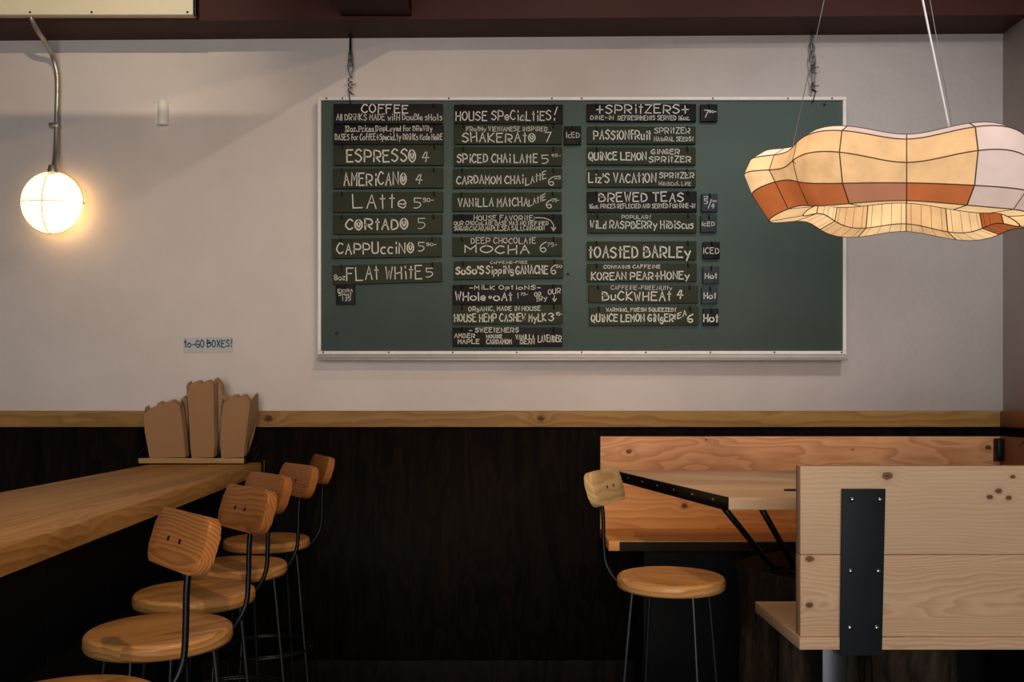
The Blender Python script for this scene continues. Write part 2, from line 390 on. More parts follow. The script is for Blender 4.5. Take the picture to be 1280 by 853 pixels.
# ---------------------------------------------------------------- lettering: a hand-drawn stroke alphabet
G = {
'A': '02 29 42|15 35', 'B': '02 09|~09 38 36 06|~06 46 43 02', 'C': '~48 29 06 04 22 43', 'D': '02 09|~09 38 45 33 02', 'E': '49 09 02 42|06 36',
'F': '49 09 02|06 36', 'G': '~48 29 06 04 22 43 45|45 25', 'H': '02 09|49 42|05 46', 'I': '02 09', 'J': '~39 34 22 03', 'K': '02 09|49 05 42',
'L': '09 02 42', 'M': '02 09 25 49 42', 'N': '02 09 42 49', 'O': 'o29 07 04 22 44 47', 'P': '02 09|~09 48 45 05', 'Q': 'o29 07 04 22 44 47|24 41',
'R': '02 09|~09 48 45 05|15 42', 'S': '~48 29 07 26 44 22 03', 'T': '09 49|29 22', 'U': '~09 03 22 43 49', 'V': '09 22 49', 'W': '09 12 27 32 49',
'X': '09 42|49 02', 'Y': '09 25 49|25 22', 'Z': '09 49 02 42',
'a': 'o36 15 03 12 33|36 32', 'b': '02 09|~05 36 34 02', 'c': '~36 16 04 12 32', 'd': '39 32|~35 16 03 12 33', 'e': '~04 34 26 05 03 22 33',
'f': '~39 19 16 12|06 36', 'g': '~36 16 04 13 34|~36 31 10 01', 'h': '09 02|~04 26 35 32', 'i': '12 16|18 19', 'j': '~16 11 00|18 19',
'k': '09 02|36 04 32', 'l': '09 02', 'm': '02 06|~05 16 25 22|~25 36 45 42', 'n': '02 06|~04 26 35 32', 'o': 'o26 05 03 22 43 45',
'p': '06 00|~06 36 33 03', 'q': '36 30|~36 15 03 12 33', 'r': '02 06|~04 16 26', 's': '~36 16 05 34 22 02', 't': '19 12|07 27', 'u': '~06 03 12 33|36 32',
'v': '06 22 46', 'w': '06 12 25 32 46', 'x': '06 32|36 02', 'y': '06 23|46 10', 'z': '06 36 02 32',
'0': 'o29 07 04 22 44 47', '1': '08 19 12', '2': '~07 29 47 02|02 42', '3': '~08 29 47 26 44 22 03', '4': '29 05 45|39 22', '5': '49 09 06|~06 36 44 22 02',
'6': '~49 17 04 22 43 35 04', '7': '09 49 12', '8': 'o29 07 35 44 22 04 15 47', '9': '~47 29 07 15 47 22',
'!': '29 15|12 13', '+': '05 45|28 22', '-': '05 35', '_': '05 55', '.': '02 03', ',': '03 11', ':': '03 04|06 07', "'": '09 07', '/': '02 49', '*': 'o26 15 24 35',
'@': 'o29 07 04 22 44 47|o27 16 24 36',   # the fat ring O
'$': '~26 15 23 34',
}
def glyph_strokes(ch):
    out = []
    for part in G[ch].split('|'):
        fl = part[0] if part[0] in '~o' else ''
        p = [(int(t[0]), int(t[1])) for t in part[len(fl):].split()]
        if fl: p = [(v.x, v.y) for v in catmull([(x, y, 0) for x, y in p], 4, fl == 'o')] + ([p[0]] if fl == 'o' else [])
        out.append(p)
    return out
def ribbon(bm, pts, wd, y):
    """flat painted stroke in the XZ plane at depth y"""
    n = len(pts); pts = [Vector((p[0], p[1])) for p in pts]
    if n < 2: return
    d0 = (pts[1]-pts[0]).normalized(); d1 = (pts[-1]-pts[-2]).normalized()
    pts[0] = pts[0]-d0*wd*.4; pts[-1] = pts[-1]+d1*wd*.4
    L, R = [], []
    for i in range(n):
        a = (pts[i]-pts[i-1]).normalized() if i else d0
        b = (pts[i+1]-pts[i]).normalized() if i < n-1 else d1
        t = a+b
        t = t.normalized() if t.length > .3 else a
        nn = Vector((-t.y, t.x)); k = wd*.5/max(.55, abs(nn.dot(Vector((-a.y, a.x)))))
        L.append(bm.verts.new((pts[i].x+nn.x*k, y, pts[i].y+nn.y*k))); R.append(bm.verts.new((pts[i].x-nn.x*k, y, pts[i].y-nn.y*k)))
    for i in range(n-1):
        f = bm.faces.new((L[i], L[i+1], R[i+1], R[i])); f.normal_update()
        if f.normal.y > 0: f.normal_flip()
def write(bm, text, x0, x1, zb, zt, wd, y, rng, rise=0.0):
    """letter TEXT to fill x0..x1, baseline zb, cap height up to zt"""
    adv = 0; lay = []
    for ch in text:
        if ch == ' ': adv += 2.6; continue
        st = glyph_strokes(ch); wmax = max(p[0] for s in st for p in s)
        lay.append((st, adv)); adv += wmax+1.9
    adv -= 1.9
    sx = (x1-x0)/max(adv, .1); sz = (zt-zb)/7.0
    if len(text) == 1: sx = min(sx, sz*1.2)
    for st, a in lay:
        r = rng.uniform(-.05, .05); k = rng.uniform(.93, 1.06); dz = rng.uniform(-.04, .05)*(zt-zb)
        for s in st:
            pts = []
            for (px, py) in s:
                gx, gz = px*sx, (py-2)*sz*k
                gx, gz = gx-gz*r, gz+gx*r
                fx = a*sx+gx
                pts.append((x0+fx, zb+gz+dz+rise*(fx/max(x1-x0, 1e-6))))
            ribbon(bm, pts, wd, y)

# ---------------------------------------------------------------- chalkboard
BY = 4.050                                   # chalk surface
bl, bt = P(399, 123, BY-.012), P(1056, 441, BY-.012)
x0, x1, zt, zb = bl.x, bt.x, bl.z, bt.z
board = thing('chalkboard', ((x0+x1)/2, BY, zb), 'large green chalkboard in a worn white frame, hung on two chains on the back wall', 'chalkboard')
bw = (x1-x0)/2; bh = zt-zb
bm = BM(); box(bm, -bw+.004, bw-.004, 0, .022, .003, bh-.003); mesh('writing_surface', bm, M['chalk'], board)
bm = BM()
t_ = .0135
box(bm, -bw-.008, bw+.008, -.013, .024, bh-t_+.006, bh+.008, .002)
box(bm, -bw-.008, bw+.008, -.013, .024, -.008, t_-.006, .002)
box(bm, -bw-.008, -bw+t_-.006, -.013, .024, t_-.006, bh-t_+.006, .002)
box(bm, bw-t_+.006, bw+.008, -.013, .024, t_-.006, bh-t_+.006, .002)
fr = mesh('frame', bm, M['alu'], board)
bm = BM()
prism(bm, [(-.013, -.009), (.02, -.009), (.02, -.036), (-.034, -.036), (-.034, -.028), (-.016, -.024)], 'x', -bw-.006, bw+.006, .0015)
mesh('chalk_ledge', bm, M['tray'], board)
def screw(parent, x, y, z, r=.004, m='steel', name='screw'):
    b = BM(); lathe(b, [(r, 0), (r, .0015), (r*.55, .003), (0, .003)], 10, mat=Matrix.Translation((x, y, z)) @ Matrix.Rotation(PI/2, 4, 'X'))
    return mesh(name, b, M[m], parent)
for px in (408, 428, 561, 690, 727, 891, 985, 1040):
    p = P(px, 122.5, BY-.013); screw(board, p.x-board.location.x, -.013, bh-.0005)
for px in (404, 486, 566, 646, 727, 807, 888, 968, 1052):
    p = P(px, 441, BY-.013); screw(board, p.x-board.location.x, -.013, .001)
for (px, py) in ((710, 343), (421, 417), (1030, 131)):
    p = P(px, py, BY); screw(board, p.x-board.location.x, 0, p.z-zb, .0065, name='peg')

# ---------------------------------------------------------------- hanging menu signs
CROP = {2: (390, 30, 3.657), 3: (390, 240, 3.657), 4: (700, 100, 5.333), 5: (700, 230, 4.4875)}
SF = BY-.0215                                 # front face of the sign boards
ROWS = [
 # crop, box, colour, tilt, lines (text, x0, x1, top, base, weight, rise), label, group
 (2, (98, 365, 597, 455), 'black', 0, [('COFFEE', 228, 438, 370, 407, 1.5), ('All DRiNKS MADE witH DouBle sHots', 112, 594, 412, 440, .8)], 'black sign headed COFFEE at the top of the left column'),
 (2, (97, 460, 600, 550), 'black', 0, [('12oz. Prices DispLayed for BReVity', 152, 550, 466, 490, .8), ('BASES for CoffEE+SpeciaLty DRiNKs Made HeRE', 106, 596, 503, 530, .8), ('______', 150, 296, 488, 496, .5)], 'black sign of small writing about prices and bases, under the coffee heading'),
 (2, (98, 553, 600, 645), 'green', 0, [('ESPRESS@', 160, 474, 575, 630, 1.7), ('4', 505, 535, 585, 632, 1.1)], 'olive sign reading ESPRESSO 4'),
 (2, (95, 660, 598, 750), 'green', .3, [('AMERiCAN@', 147, 430, 680, 736, 1.6), ('4', 475, 505, 690, 732, 1.1)], 'olive sign reading AMERICANO 4'),
 (3, (95, 0, 598, 92), 'green', .3, [('LAtte', 188, 428, 12, 74, 1.4), ('5', 466, 500, 28, 72, 1.1), ('50-', 508, 556, 30, 46, .8)], 'olive sign reading LATTE'),
 (3, (95, 105, 595, 192), 'green', .3, [('C@RtAD@', 155, 438, 124, 172, 1.8), ('5', 486, 522, 124, 168, .9)], 'olive sign reading CORTADO 5'),
 (3, (90, 210, 590, 300), 'green', .9, [('CAPPUcciN@', 115, 464, 232, 280, 1.6), ('5', 486, 518, 235, 272, 1.1), ('50-', 524, 568, 238, 250, .8)], 'olive sign reading CAPPUCCINO'),
 (3, (93, 330, 592, 418), 'green', 1.7, [('8oz', 102, 150, 370, 396, .9), ('FLAt WHitE', 158, 502, 342, 400, 1.4), ('5', 522, 556, 352, 394, 1.1)], 'tilted olive sign reading 8oz FLAT WHITE'),
 (3, (108, 425, 193, 515), 'black', 1.0, [('EXtRA', 118, 186, 444, 458, .7), ('SHot', 122, 180, 462, 475, .7), ('1 25', 138, 176, 480, 497, .7)], 'little black EXTRA SHOT tag below the flat white sign'),
 (2, (650, 368, 1147, 455), 'black', 0, [('HOUSE SPeCiaLtiES', 658, 1092, 398, 440, 1.3), ('!', 1098, 1134, 378, 440, 1.3)], 'black sign headed HOUSE SPECIALTIES! at the top of the middle column'),
 (2, (650, 458, 1143, 548), 'green', 0, [('FRotHy ViEtNAMESE iNSPiRED', 706, 1074, 470, 490, .8), ('SHAKERAt@', 688, 1020, 500, 540, 1.4), ('7', 1066, 1098, 500, 540, 1.2)], 'olive sign reading SHAKERATO 7'),
 (2, (1152, 467, 1230, 550), 'black', .5, [('IcED', 1164, 1222, 496, 520, .8)], 'small black ICED tag beside the shakerato sign'),
 (2, (648, 562, 1143, 648), 'green', 0, [('SPiCED CHAi LAttE', 664, 1030, 596, 634, 1.4), ('5', 1052, 1084, 598, 638, 1.1), ('95-', 1096, 1136, 596, 608, .6)], 'olive sign reading SPICED CHAI LATTE'),
 (2, (645, 662, 1143, 748), 'green', .3, [('CARDAMOM CHAi', 662, 964, 694, 730, 1.4), ('LAttE', 976, 1070, 708, 740, 1.1, 34), ('6', 1080, 1104, 700, 740, 1.1), ('25', 1108, 1136, 696, 710, .7)], 'olive sign reading CARDAMOM CHAI LATTE'),
 (3, (642, 2, 1140, 87), 'green', .3, [('VANiLLA MAtCHA', 668, 986, 28, 66, 1.3), ('LAttE', 992, 1068, 40, 68, 1.0, 32), ('6', 1070, 1094, 36, 74, 1.1), ('75-', 1098, 1130, 32, 46, .7)], 'olive sign reading VANILLA MATCHA LATTE'),
 (3, (643, 103, 1143, 187), 'black', 0, [('HOUSE FAVORitE:', 740, 1016, 108, 130, .85), ('OUR CHOCoLAtE BASE HAS NO REFiNED', 650, 1080, 134, 152, .75), ('SUGAR.CACAO,MAPLE,SEA SALt,CiNNAMON', 650, 1062, 156, 176, .75), ('~', (1022, 118), (1060, 119), (1090, 130), (1104, 150), (1104, 176)), ('~', (1094, 162), (1104, 178), (1114, 162))], 'black HOUSE FAVORITE sign with small writing and a bent arrow'),
 (3, (642, 207, 1143, 293), 'green', 0, [('DEEP CHOCOLAtE', 728, 1022, 210, 236, .9), ('MO', 700, 826, 246, 278, 1.4), ('CHA', 840, 992, 246, 282, 1.4), ('6', 1042, 1068, 230, 274, 1.1), ('75-', 1076, 1120, 234, 250, .6)], 'olive sign reading DEEP CHOCOLATE MOCHA'),
 (3, (648, 314, 1148, 398), 'green', .8, [('CAFFEiNE-FREE', 816, 984, 318, 328, .6), ("SoSo'S", 658, 784, 340, 374, 1.8), ('SippiNg', 796, 920, 340, 374, 1.4), ('GANACHE', 932, 1076, 340, 376, 1.5), ('6', 1092, 1114, 338, 378, 1.1), ('50', 1116, 1142, 338, 350, .7)], 'olive sign reading SIPPING GANACHE, in thick letters'),
 (3, (642, 425, 1142, 515), 'black', 0, [('-MiLK OptioNS-', 720, 1044, 428, 446, 1.0), ('WHole*oAt', 656, 914, 460, 496, 1.5), ('1', 938, 950, 464, 486, .8), ('75-', 954, 986, 462, 474, .6), ('OR', 1018, 1046, 458, 478, .9), ('tRy', 1026, 1074, 480, 502, .9, 8), ('OUR', 1080, 1136, 446, 470, .9, 8), ('~', (1108, 474), (1108, 500)), ('~', (1100, 488), (1108, 502), (1118, 488))], 'black sign reading MILK OPTIONS, whole and oat'),
 (3, (643, 517, 1145, 605), 'green', .3, [('ORgANiC, MADE iN HOUSE', 716, 1044, 524, 544, .9), ('HOUSE HEMP CASHEW MyLK', 652, 1068, 558, 592, 1.3), ('3', 1082, 1112, 556, 590, 1.2), ('95-', 1116, 1142, 552, 566, .7)], 'olive sign reading HOUSE HEMP CASHEW MYLK'),
 (3, (642, 620, 1143, 708), 'black', 0, [('- SWEEtENERS', 720, 944, 622, 642, 1.0), ('AMBER', 652, 744, 648, 666, 1.0), ('MAPLE', 668, 764, 674, 694, 1.0), ('HOUSE', 798, 868, 654, 668, 1.0), ('CARDAMOM', 798, 912, 674, 696, 1.0), ('VANiLLA', 932, 1016, 654, 674, 1.0), ('BEAN', 952, 1016, 676, 696, 1.0), ('LAVENDER', 1034, 1140, 656, 686, 1.0)], 'black SWEETENERS sign at the foot of the middle column'),
 (4, (178, 160, 908, 275), 'black', 0, [('+SPRitZERS+', 244, 856, 166, 222, 1.4), ('DiNE-iN', 204, 356, 238, 264, .8), ('REFRESHMENtS SERVED 16oz.', 386, 862, 238, 268, .8)], 'black sign headed +SPRITZERS+ at the top of the right column'),
 (4, (938, 162, 1050, 275), 'black', .3, [('7', 962, 988, 204, 250, 1.0), ('50-', 994, 1042, 204, 218, .8)], 'small black price tag reading 7 beside the spritzers heading'),
 (4, (182, 310, 905, 425), 'green', 0, [('PASSiONfRuit', 226, 604, 338, 396, 1.5), ('SPRitZER', 630, 866, 318, 356, 1.0), ('NAtuRAL SEEDS!', 628, 888, 380, 408, .8)], 'olive sign reading PASSIONFRUIT SPRITZER'),
 (4, (182, 450, 905, 565), 'green', 0, [('QUiNCE LEMON', 192, 574, 484, 534, 1.6), ('GiNGER', 608, 796, 464, 494, 1.1), ('SPRitZER', 594, 872, 510, 548, 1.2)], 'olive sign reading QUINCE LEMON GINGER SPRITZER'),
 (4, (182, 598, 905, 713), 'green', 0, [("Liz'S VACAtiON", 192, 638, 624, 684, 1.5), ('SPRitZER', 664, 892, 618, 654, 1.1), ('HiBiSCuS, LiME', 660, 872, 680, 704, .6)], 'olive sign reading VACATION SPRITZER'),
 (5, (152, 42, 768, 158), 'black', .2, [('BREWED TEAS', 218, 692, 52, 100, 1.6), ('16oz. PRiCES REFLECtED AND SERVED FOR DiNE-iN', 164, 756, 112, 136, .8)], 'black sign headed BREWED TEAS'),
 (5, (795, 55, 885, 155), 'blue', 0, [('5', 810, 828, 84, 112, .9), ('/', 830, 852, 88, 138, .9), ('75', 806, 830, 70, 78, .5), ('40', 856, 878, 92, 102, .6), ('4', 850, 868, 112, 138, .9)], 'small slate-blue price tag 5/4 beside the brewed teas heading'),
 (5, (157, 170, 767, 275), 'green', 0, [('POPULAR!', 346, 508, 176, 196, .7), ('WiLd RASPBERRy HiBiScus', 170, 746, 208, 250, 1.3)], 'olive sign reading WILD RASPBERRY HIBISCUS'),
 (5, (790, 175, 880, 270), 'blue', 0, [('IcED', 798, 866, 214, 236, .9)], 'slate-blue ICED tag beside the wild raspberry hibiscus sign'),
 (5, (153, 322, 765, 425), 'green', .2, [('tOAStED BARLEy', 164, 732, 354, 414, 1.8)], 'olive sign reading TOASTED BARLEY'),
 (5, (805, 325, 897, 420), 'black', .3, [('ICED', 806, 890, 360, 392, .9)], 'black ICED tag beside the toasted barley sign'),
 (5, (153, 447, 767, 548), 'green', .2, [('CONtAiNS CAFFEiNE', 246, 562, 456, 474, .8), ('KOREAN PEAR+HONEy', 176, 724, 494, 536, 1.4)], 'olive sign reading KOREAN PEAR + HONEY'),
 (5, (803, 463, 892, 558), 'blue', 0, [('Hot', 814, 880, 502, 530, 1.1)], 'slate-blue Hot tag beside the korean pear sign'),
 (5, (160, 570, 775, 668), 'green', -.3, [('CAFFEiNE-FREE.NUtty', 286, 628, 572, 594, .6), ('BuCKWHEAt', 238, 620, 606, 654, 1.5), ('4', 658, 690, 594, 642, 1.4)], 'olive sign reading BUCKWHEAT 4'),
 (5, (797, 580, 885, 672), 'blue', 0, [('Hot', 808, 874, 614, 644, 1.1)], 'slate-blue Hot tag beside the buckwheat sign'),
 (5, (165, 690, 778, 795), 'green', .2, [('WARMiNG, FRESH SQUEEZED!', 260, 650, 696, 716, .8), ('QUiNCE LEMON GiNgER', 176, 636, 732, 772, 1.4), ('tEA', 640, 708, 734, 764, 1.1, 26), ('6', 714, 748, 734, 776, 1.5)], 'olive sign reading QUINCE LEMON GINGER TEA'),
 (5, (805, 700, 890, 795), 'black', 0, [('Hot', 806, 886, 734, 774, 1.5)], 'black Hot tag beside the quince lemon ginger tea sign'),
]
rng = random.Random(5)
for (crop, bx, colr, tilt, lines, label) in ROWS:
    ox, oy, s = CROP[crop]
    def C(x, y): return P(ox+x/s, oy+y/s, SF)
    a, b = C(bx[0], bx[1]), C(bx[2], bx[3]); c = (a+b)/2
    small = (bx[2]-bx[0])/s < 40
    root = thing('menu_tag' if small else 'menu_sign', (c.x, SF, c.z), label, 'sign', 'signs hung on the green chalkboard')
    root.rotation_euler = (0, -math.radians(tilt), 0)
    hw, hh = (b.x-a.x)/2, (a.z-b.z)/2
    bm = BM(); box(bm, -hw, hw, 0, .0205, -hh, hh, .0012); mesh('plank', bm, M['sign_'+colr], root)
    word_bm, price_bm = BM(), BM()
    for ln in lines:
        bm = price_bm if not any(ch.isalpha() or ch in '~_/!@' for ch in ln[0]) else word_bm
        if ln[0] == '~':
            ribbon(bm, [(p.x-c.x, p.z-c.z) for p in (C(*q) for q in ln[1:])], .9*SF/F, -.0007); continue
        t, lx0, lx1, lt, lb, wd = ln[:6]; rise = (ln[6]/s*SF/F) if len(ln) > 6 else 0
        p0, p1 = C(lx0, lb), C(lx1, lt)
        write(bm, t, p0.x-c.x, p1.x-c.x, p0.z-c.z, p1.z-c.z, wd*SF/F, -.0007, rng, rise)
    for nm, b_ in (('lettering', word_bm), ('price', price_bm)):
        if b_.verts: mesh(nm, b_, M['ink'], root, flat=True)
        else: b_.free()
    for x in ((0,) if small else (-hw+.042, hw-.04)):
        bm = BM()
        tube(bm, catmull([(x, .010, hh-.001), (x, -.003, hh-.001), (x, -.007, hh-.009), (x+.002, -.004, hh-.019)], 4), .0032, 6)
        mesh('hook', bm, M['steel'], root)

# ---------------------------------------------------------------- chains that hold the board
def oval(c, rx, rz, ang=0.0, n=18, rot=0.0):
    out = []
    for k in range(n):
        t = 2*PI*k/n; x, z = rx*math.cos(t), rz*math.sin(t)
        x, z = x*math.cos(rot)-z*math.sin(rot), x*math.sin(rot)+z*math.cos(rot)
        out.append(Vector((c[0]+x*math.cos(ang), c[1]+x*math.sin(ang), c[2]+z)))
    return out
def chain(px, ytop, parts, ybot, label):
    Y = 4.068
    t = thing('hanging_chain', P(px, ytop, Y), label, 'chain', 'chains that hold the chalkboard')
    L = lambda x, y: P(x, y, Y)-t.location
    bm = BM(); tube(bm, [L(px, ytop), L(px, ytop+7)], .005, 8); lathe(bm, [(.012, -.003), (.012, .003)], 12); mesh('eye_screw', bm, M['steel'], t)
    for kind, ya, yb, rx, ang in parts:
        bm = BM(); a, b = L(px, ya), L(px, yb); c = (a+b)/2; rz = abs(a.z-b.z)/2+.003
        if kind == 'link': tube(bm, oval(c, rx, rz, ang), .0044, 6, True); mesh('link', bm, M['chain'], t)
        if kind == 'loop':
            tube(bm, catmull([b+Vector((.001, 0, 0)), c+Vector((-rx, 0, rz*.3)), a+Vector((-rx*.6, 0, 0)), a+Vector((rx*.6, 0, 0)), c+Vector((rx, 0, rz*.3)), b+Vector((.004, 0, 0))], 5), .0028, 6); mesh('wire_loop', bm, M['chain'], t)
        if kind == 'knot':
            pts = [(c.x+rx*math.cos(k*.9), -.006+.008*math.sin(k*.9), b.z+(a.z-b.z)*k/22) for k in range(23)]
            tube(bm, pts, .003, 6); tube(bm, [c, c+Vector((.026, -.006, .004))], .0026, 6); tube(bm, [b, b+Vector((.018, -.008, -.006))], .0026, 6); mesh('wire_knot', bm, M['chain'], t)
        if kind == 'twist':
            for ph in (0, PI): tube(bm, [(c.x+.004*math.cos(ph+k*.8), .004*math.sin(ph+k*.8), b.z+(a.z-b.z)*k/30) for k in range(31)], .0026, 5)
            mesh('twisted_wire', bm, M['steel'], t)
    a, b = L(px, ybot-16), P(px, ybot, BY-.016)-t.location
    bm = BM(); tube(bm, catmull([a, Vector((a.x, -.034, a.z-.02)), b], 4), .0026, 6); mesh('tie_wire', bm, M['steel'], t)
    return t
chain(438, 44, [('twist', 50, 68, 0, 0), ('link', 65, 73, .007, .6), ('link', 70, 80, .008, .1), ('loop', 78, 97, .012, 0), ('knot', 96, 117, .009, 0)], 130, 'thin twisted-wire chain over the left end of the chalkboard')
chain(1016, 38, [('link', 43, 55, .007, 1.3), ('link', 52, 64, .009, .5), ('link', 60, 71, .009, 1.3), ('link', 67, 82, .013, .3), ('knot', 80, 91, .010, 0), ('loop', 88, 106, .010, 0), ('knot', 103, 114, .008, 0)], 128, 'steel link chain over the right end of the chalkboard')

# ---------------------------------------------------------------- small wall things
a = P(260, 431.5, 4.096)
card = thing('wall_card', (a.x, 4.0995, a.z), 'grey card lettered to-GO BOXES! in blue on the wall over the cartons', 'sign')
card.rotation_euler = (0, math.radians(-.8), 0)
bm = BM(); hw, hh = .115, .0365
rc = [(hw*sx*1-(0 if 1 else 0), hh*sz) for sx, sz in ()]
def rrect(hw, hh, r, n=5):
    out = []
    for cx_, cz_, a0 in ((hw-r, hh-r, 0), (-hw+r, hh-r, PI/2), (-hw+r, -hh+r, PI), (hw-r, -hh+r, 3*PI/2)):
        for k in range(n+1):
            t = a0+PI/2*k/n; out.append((cx_+r*math.cos(t), cz_+r*math.sin(t)))
    return out
prism(bm, rrect(hw, hh, .008), 'y', -.003, 0); mesh('backing', bm, M['card'], card)
bm = BM(); write(bm, 'to-GO BOXES!', -.108, .112, -.010, .022, .0062, -.0036, rng); mesh('lettering', bm, M['ink_blue'], card, flat=True)
a = P(201, 141, 4.08)
sen = thing('wall_sensor', (a.x, WALL, a.z), 'small white plastic sensor high on the wall beside the globe lamp', 'sensor')
bm = BM(); prism(bm, [(.026*math.cos(t), -.028*math.sin(t)-.004) for t in [PI*k/12 for k in range(13)]], 'z', -.055, .055, .003)
mesh('housing', bm, M['white_plastic'], sen, loc=(.006, 0, 0))
bm = BM(); box(bm, -.034, .034, -.004, 0, -.05, .05, .002); mesh('back_plate', bm, M['white_plastic'], sen)

# cream cabinet under the ceiling, at the top left
cab = thing('metal_cabinet', (-1.392, 3.86, 3.037), 'cream enamelled metal box against the ceiling at top left', 'cabinet')
bm = BM(); box(bm, -2.2, -.006, -.003, .038, 0, .40, .002); mesh('case', bm, M['cabinet'], cab)
bm = BM(); prism(bm, [(-.004, -.002), (.038, -.002), (.038, .40), (-.004, .40)], 'x', -.006, .006, .002); mesh('end_cap', bm, M['steel'], cab)
for x in (-.72, -.45, -.03): screw(cab, x, -.003, .010, .005)
for z in (.02, .05, .08):
    bm = BM(); lathe(bm, [(.005, 0), (.005, .002), (0, .004)], 10, mat=Matrix.Translation((.006, -.01, z)) @ Matrix.Rotation(PI/2, 4, 'Y')); mesh('screw', bm, M['bolt'], cab)

# globe wall lamp on its conduit
gc = Vector(((64-CX)*4.02/F, 4.03, CH+(CY-253)*4.02/F)); gr = .1415; gy = .45
lamp = thing('globe_wall_lamp', (gc.x, WALL, gc.z), 'round glowing paper globe on a bent steel conduit against the wall', 'lamp')
o0 = lamp.location
bm = BM(); bmesh.ops.create_uvsphere(bm, u_segments=48, v_segments=32, radius=gr); 
for v in bm.verts: v.co = Vector((v.co.x, v.co.y*gy+gc.y-WALL, v.co.z))
mesh('globe', bm, M['globe'], lamp)
bm = BM()
for k, (e1, e2) in enumerate(((Vector((1, .05, 0)), Vector((0, 1, .02))), (Vector((-.10, -1, 0)).normalized(), Vector((.04, 0, 1)).normalized()), (Vector((1, 0, 0)), Vector((0, .0, 1))))):
    tube(bm, [Vector((0, gc.y-WALL, 0))+Vector((q.x, q.y*gy, q.z)) for q in [(e1*math.cos(2*PI*i/60)+e2*math.sin(2*PI*i/60))*(gr+.0006) for i in range(60)]], .0018, 5, True)
mesh('rib_wire', bm, M['rib'], lamp)
bm = BM()
cp = [P(37, 12, 3.885), P(40, 24, 3.895), P(47, 38, 3.93), P(57, 53, 3.99), P(65, 68, 4.05), P(70, 84, 4.078), P(72, 105, 4.082), P(71, 150, 4.082), P(70, 185, 4.07), P(68, 205, 4.04), P(66, 217, 4.0)]
tube(bm, [p-o0 for p in catmull(cp, 6)], .0115, 12); mesh('conduit', bm, M['conduit'], lamp)
bm = BM(); c = P(70.5, 157, 4.082)-o0
box(bm, c.x-.030, c.x+.014, -.033, -.001, c.z-.010, c.z+.010, .003); mesh('conduit_strap', bm, M['conduit'], lamp)
bm = BM(); c = P(66, 213, 4.0)-o0
lathe(bm, [(0, .02), (.018, .02), (.022, 0), (.022, -.012), (0, -.012)], 20, c=c); mesh('lamp_cap', bm, M['conduit'], lamp)

# unseen trough added above the view, its lip cuts off the cove light
tr = thing('cutoff_trough', (-1.5, 2.5, 3.30), 'unseen black steel trough added under the ceiling to cut off the wall light', 'light')
bm = BM(); prism(bm, [(-.2, 0), (.2, 0), (.2, .045), (.192, .045), (.192, .008), (-.192, .008), (-.192, .045), (-.2, .045)], 'x', -1.3, 1.1); mesh('trough', bm, M['steel'], tr)
bm = BM()
for x in (-1.1, .9): tube(bm, [(x, 0, .008), (x, 0, ZC-3.30)], .006, 8)
mesh('hanger', bm, M['steel'], tr)

# ---------------------------------------------------------------- paper cloud lamp
LC = Vector(((1133-CX)*2.72/F, 2.72, 1.895))
pl = thing('paper_cloud_lamp', LC, rz=math.radians(-24), label='big wavy ring lamp of glowing cream and orange paper hung at the right', cat='lamp')
PROF = [(.030, .002), (.078, .043), (.100, .115), (.082, .184), (.045, .206), (-.045, .200), (-.09, .10), (-.062, .012)]
SEG = 128
def ring_pt(t, k):
    lob = math.cos(6*(t+PI/2)+PI)
    off, z = PROF[k % 8]
    a, b = .356*(1+.055*lob), .245*(1+.11*lob)
    wdt = 1+.14*lob
    ca, sa = math.cos(t), math.sin(t)
    rise = max(0.0, -ca)**2
    if k % 8 == 1: z += .050*rise
    if k % 8 == 2: z += .025*rise
    cpt = Vector((a*ca, b*sa, 0)); nrm = Vector((b*ca, a*sa, 0)).normalized()
    zz = z+.010*lob*(1 if z > .1 else -1)-.042*ca
    return cpt+nrm*off*wdt+Vector((0, 0, zz))
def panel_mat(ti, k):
    """paper colour of one panel, daylight on the right side included; ti = which of the 24 cross-rib bays, counted from the camera side"""
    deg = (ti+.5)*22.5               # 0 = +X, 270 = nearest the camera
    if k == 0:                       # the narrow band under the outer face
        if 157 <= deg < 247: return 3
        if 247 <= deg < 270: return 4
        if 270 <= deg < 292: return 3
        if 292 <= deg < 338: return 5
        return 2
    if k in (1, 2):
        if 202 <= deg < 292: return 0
        if deg >= 292: return 5 if deg < 338 else 1  # right-hand bays take the colours with daylight painted in
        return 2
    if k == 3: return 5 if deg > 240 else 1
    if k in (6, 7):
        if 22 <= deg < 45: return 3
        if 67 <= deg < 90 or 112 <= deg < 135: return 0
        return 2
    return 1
PM = ['paper_cream', 'paper_pale', 'paper_bright', 'paper_orange', 'paper_brown', 'paper_daylit']
bm = BM()
vv = [[bm.verts.new(ring_pt(2*PI*i/SEG, k)) for k in range(8)] for i in range(SEG)]
for i in range(SEG):
    for k in range(8):
        f = bm.faces.new((vv[i][k], vv[(i+1) % SEG][k], vv[(i+1) % SEG][(k+1) % 8], vv[i][(k+1) % 8]))
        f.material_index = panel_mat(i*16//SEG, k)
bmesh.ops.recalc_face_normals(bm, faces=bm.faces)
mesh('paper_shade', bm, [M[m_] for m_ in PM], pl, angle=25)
bm = BM()
for k in range(8): tube(bm, [ring_pt(2*PI*i/SEG, k) for i in range(SEG)], .0019, 5, True)
for j in range(16): tube(bm, [ring_pt(2*PI*j/16, k) for k in range(8)], .0019, 5, True)
for j in range(6, 27): tube(bm, [ring_pt(2*PI*(j+.5)/64, k) for k in (5, 6, 7, 8)], .0007, 4)
pA, pB = ring_pt(math.radians(225), 2), ring_pt(math.radians(247.5), 1)
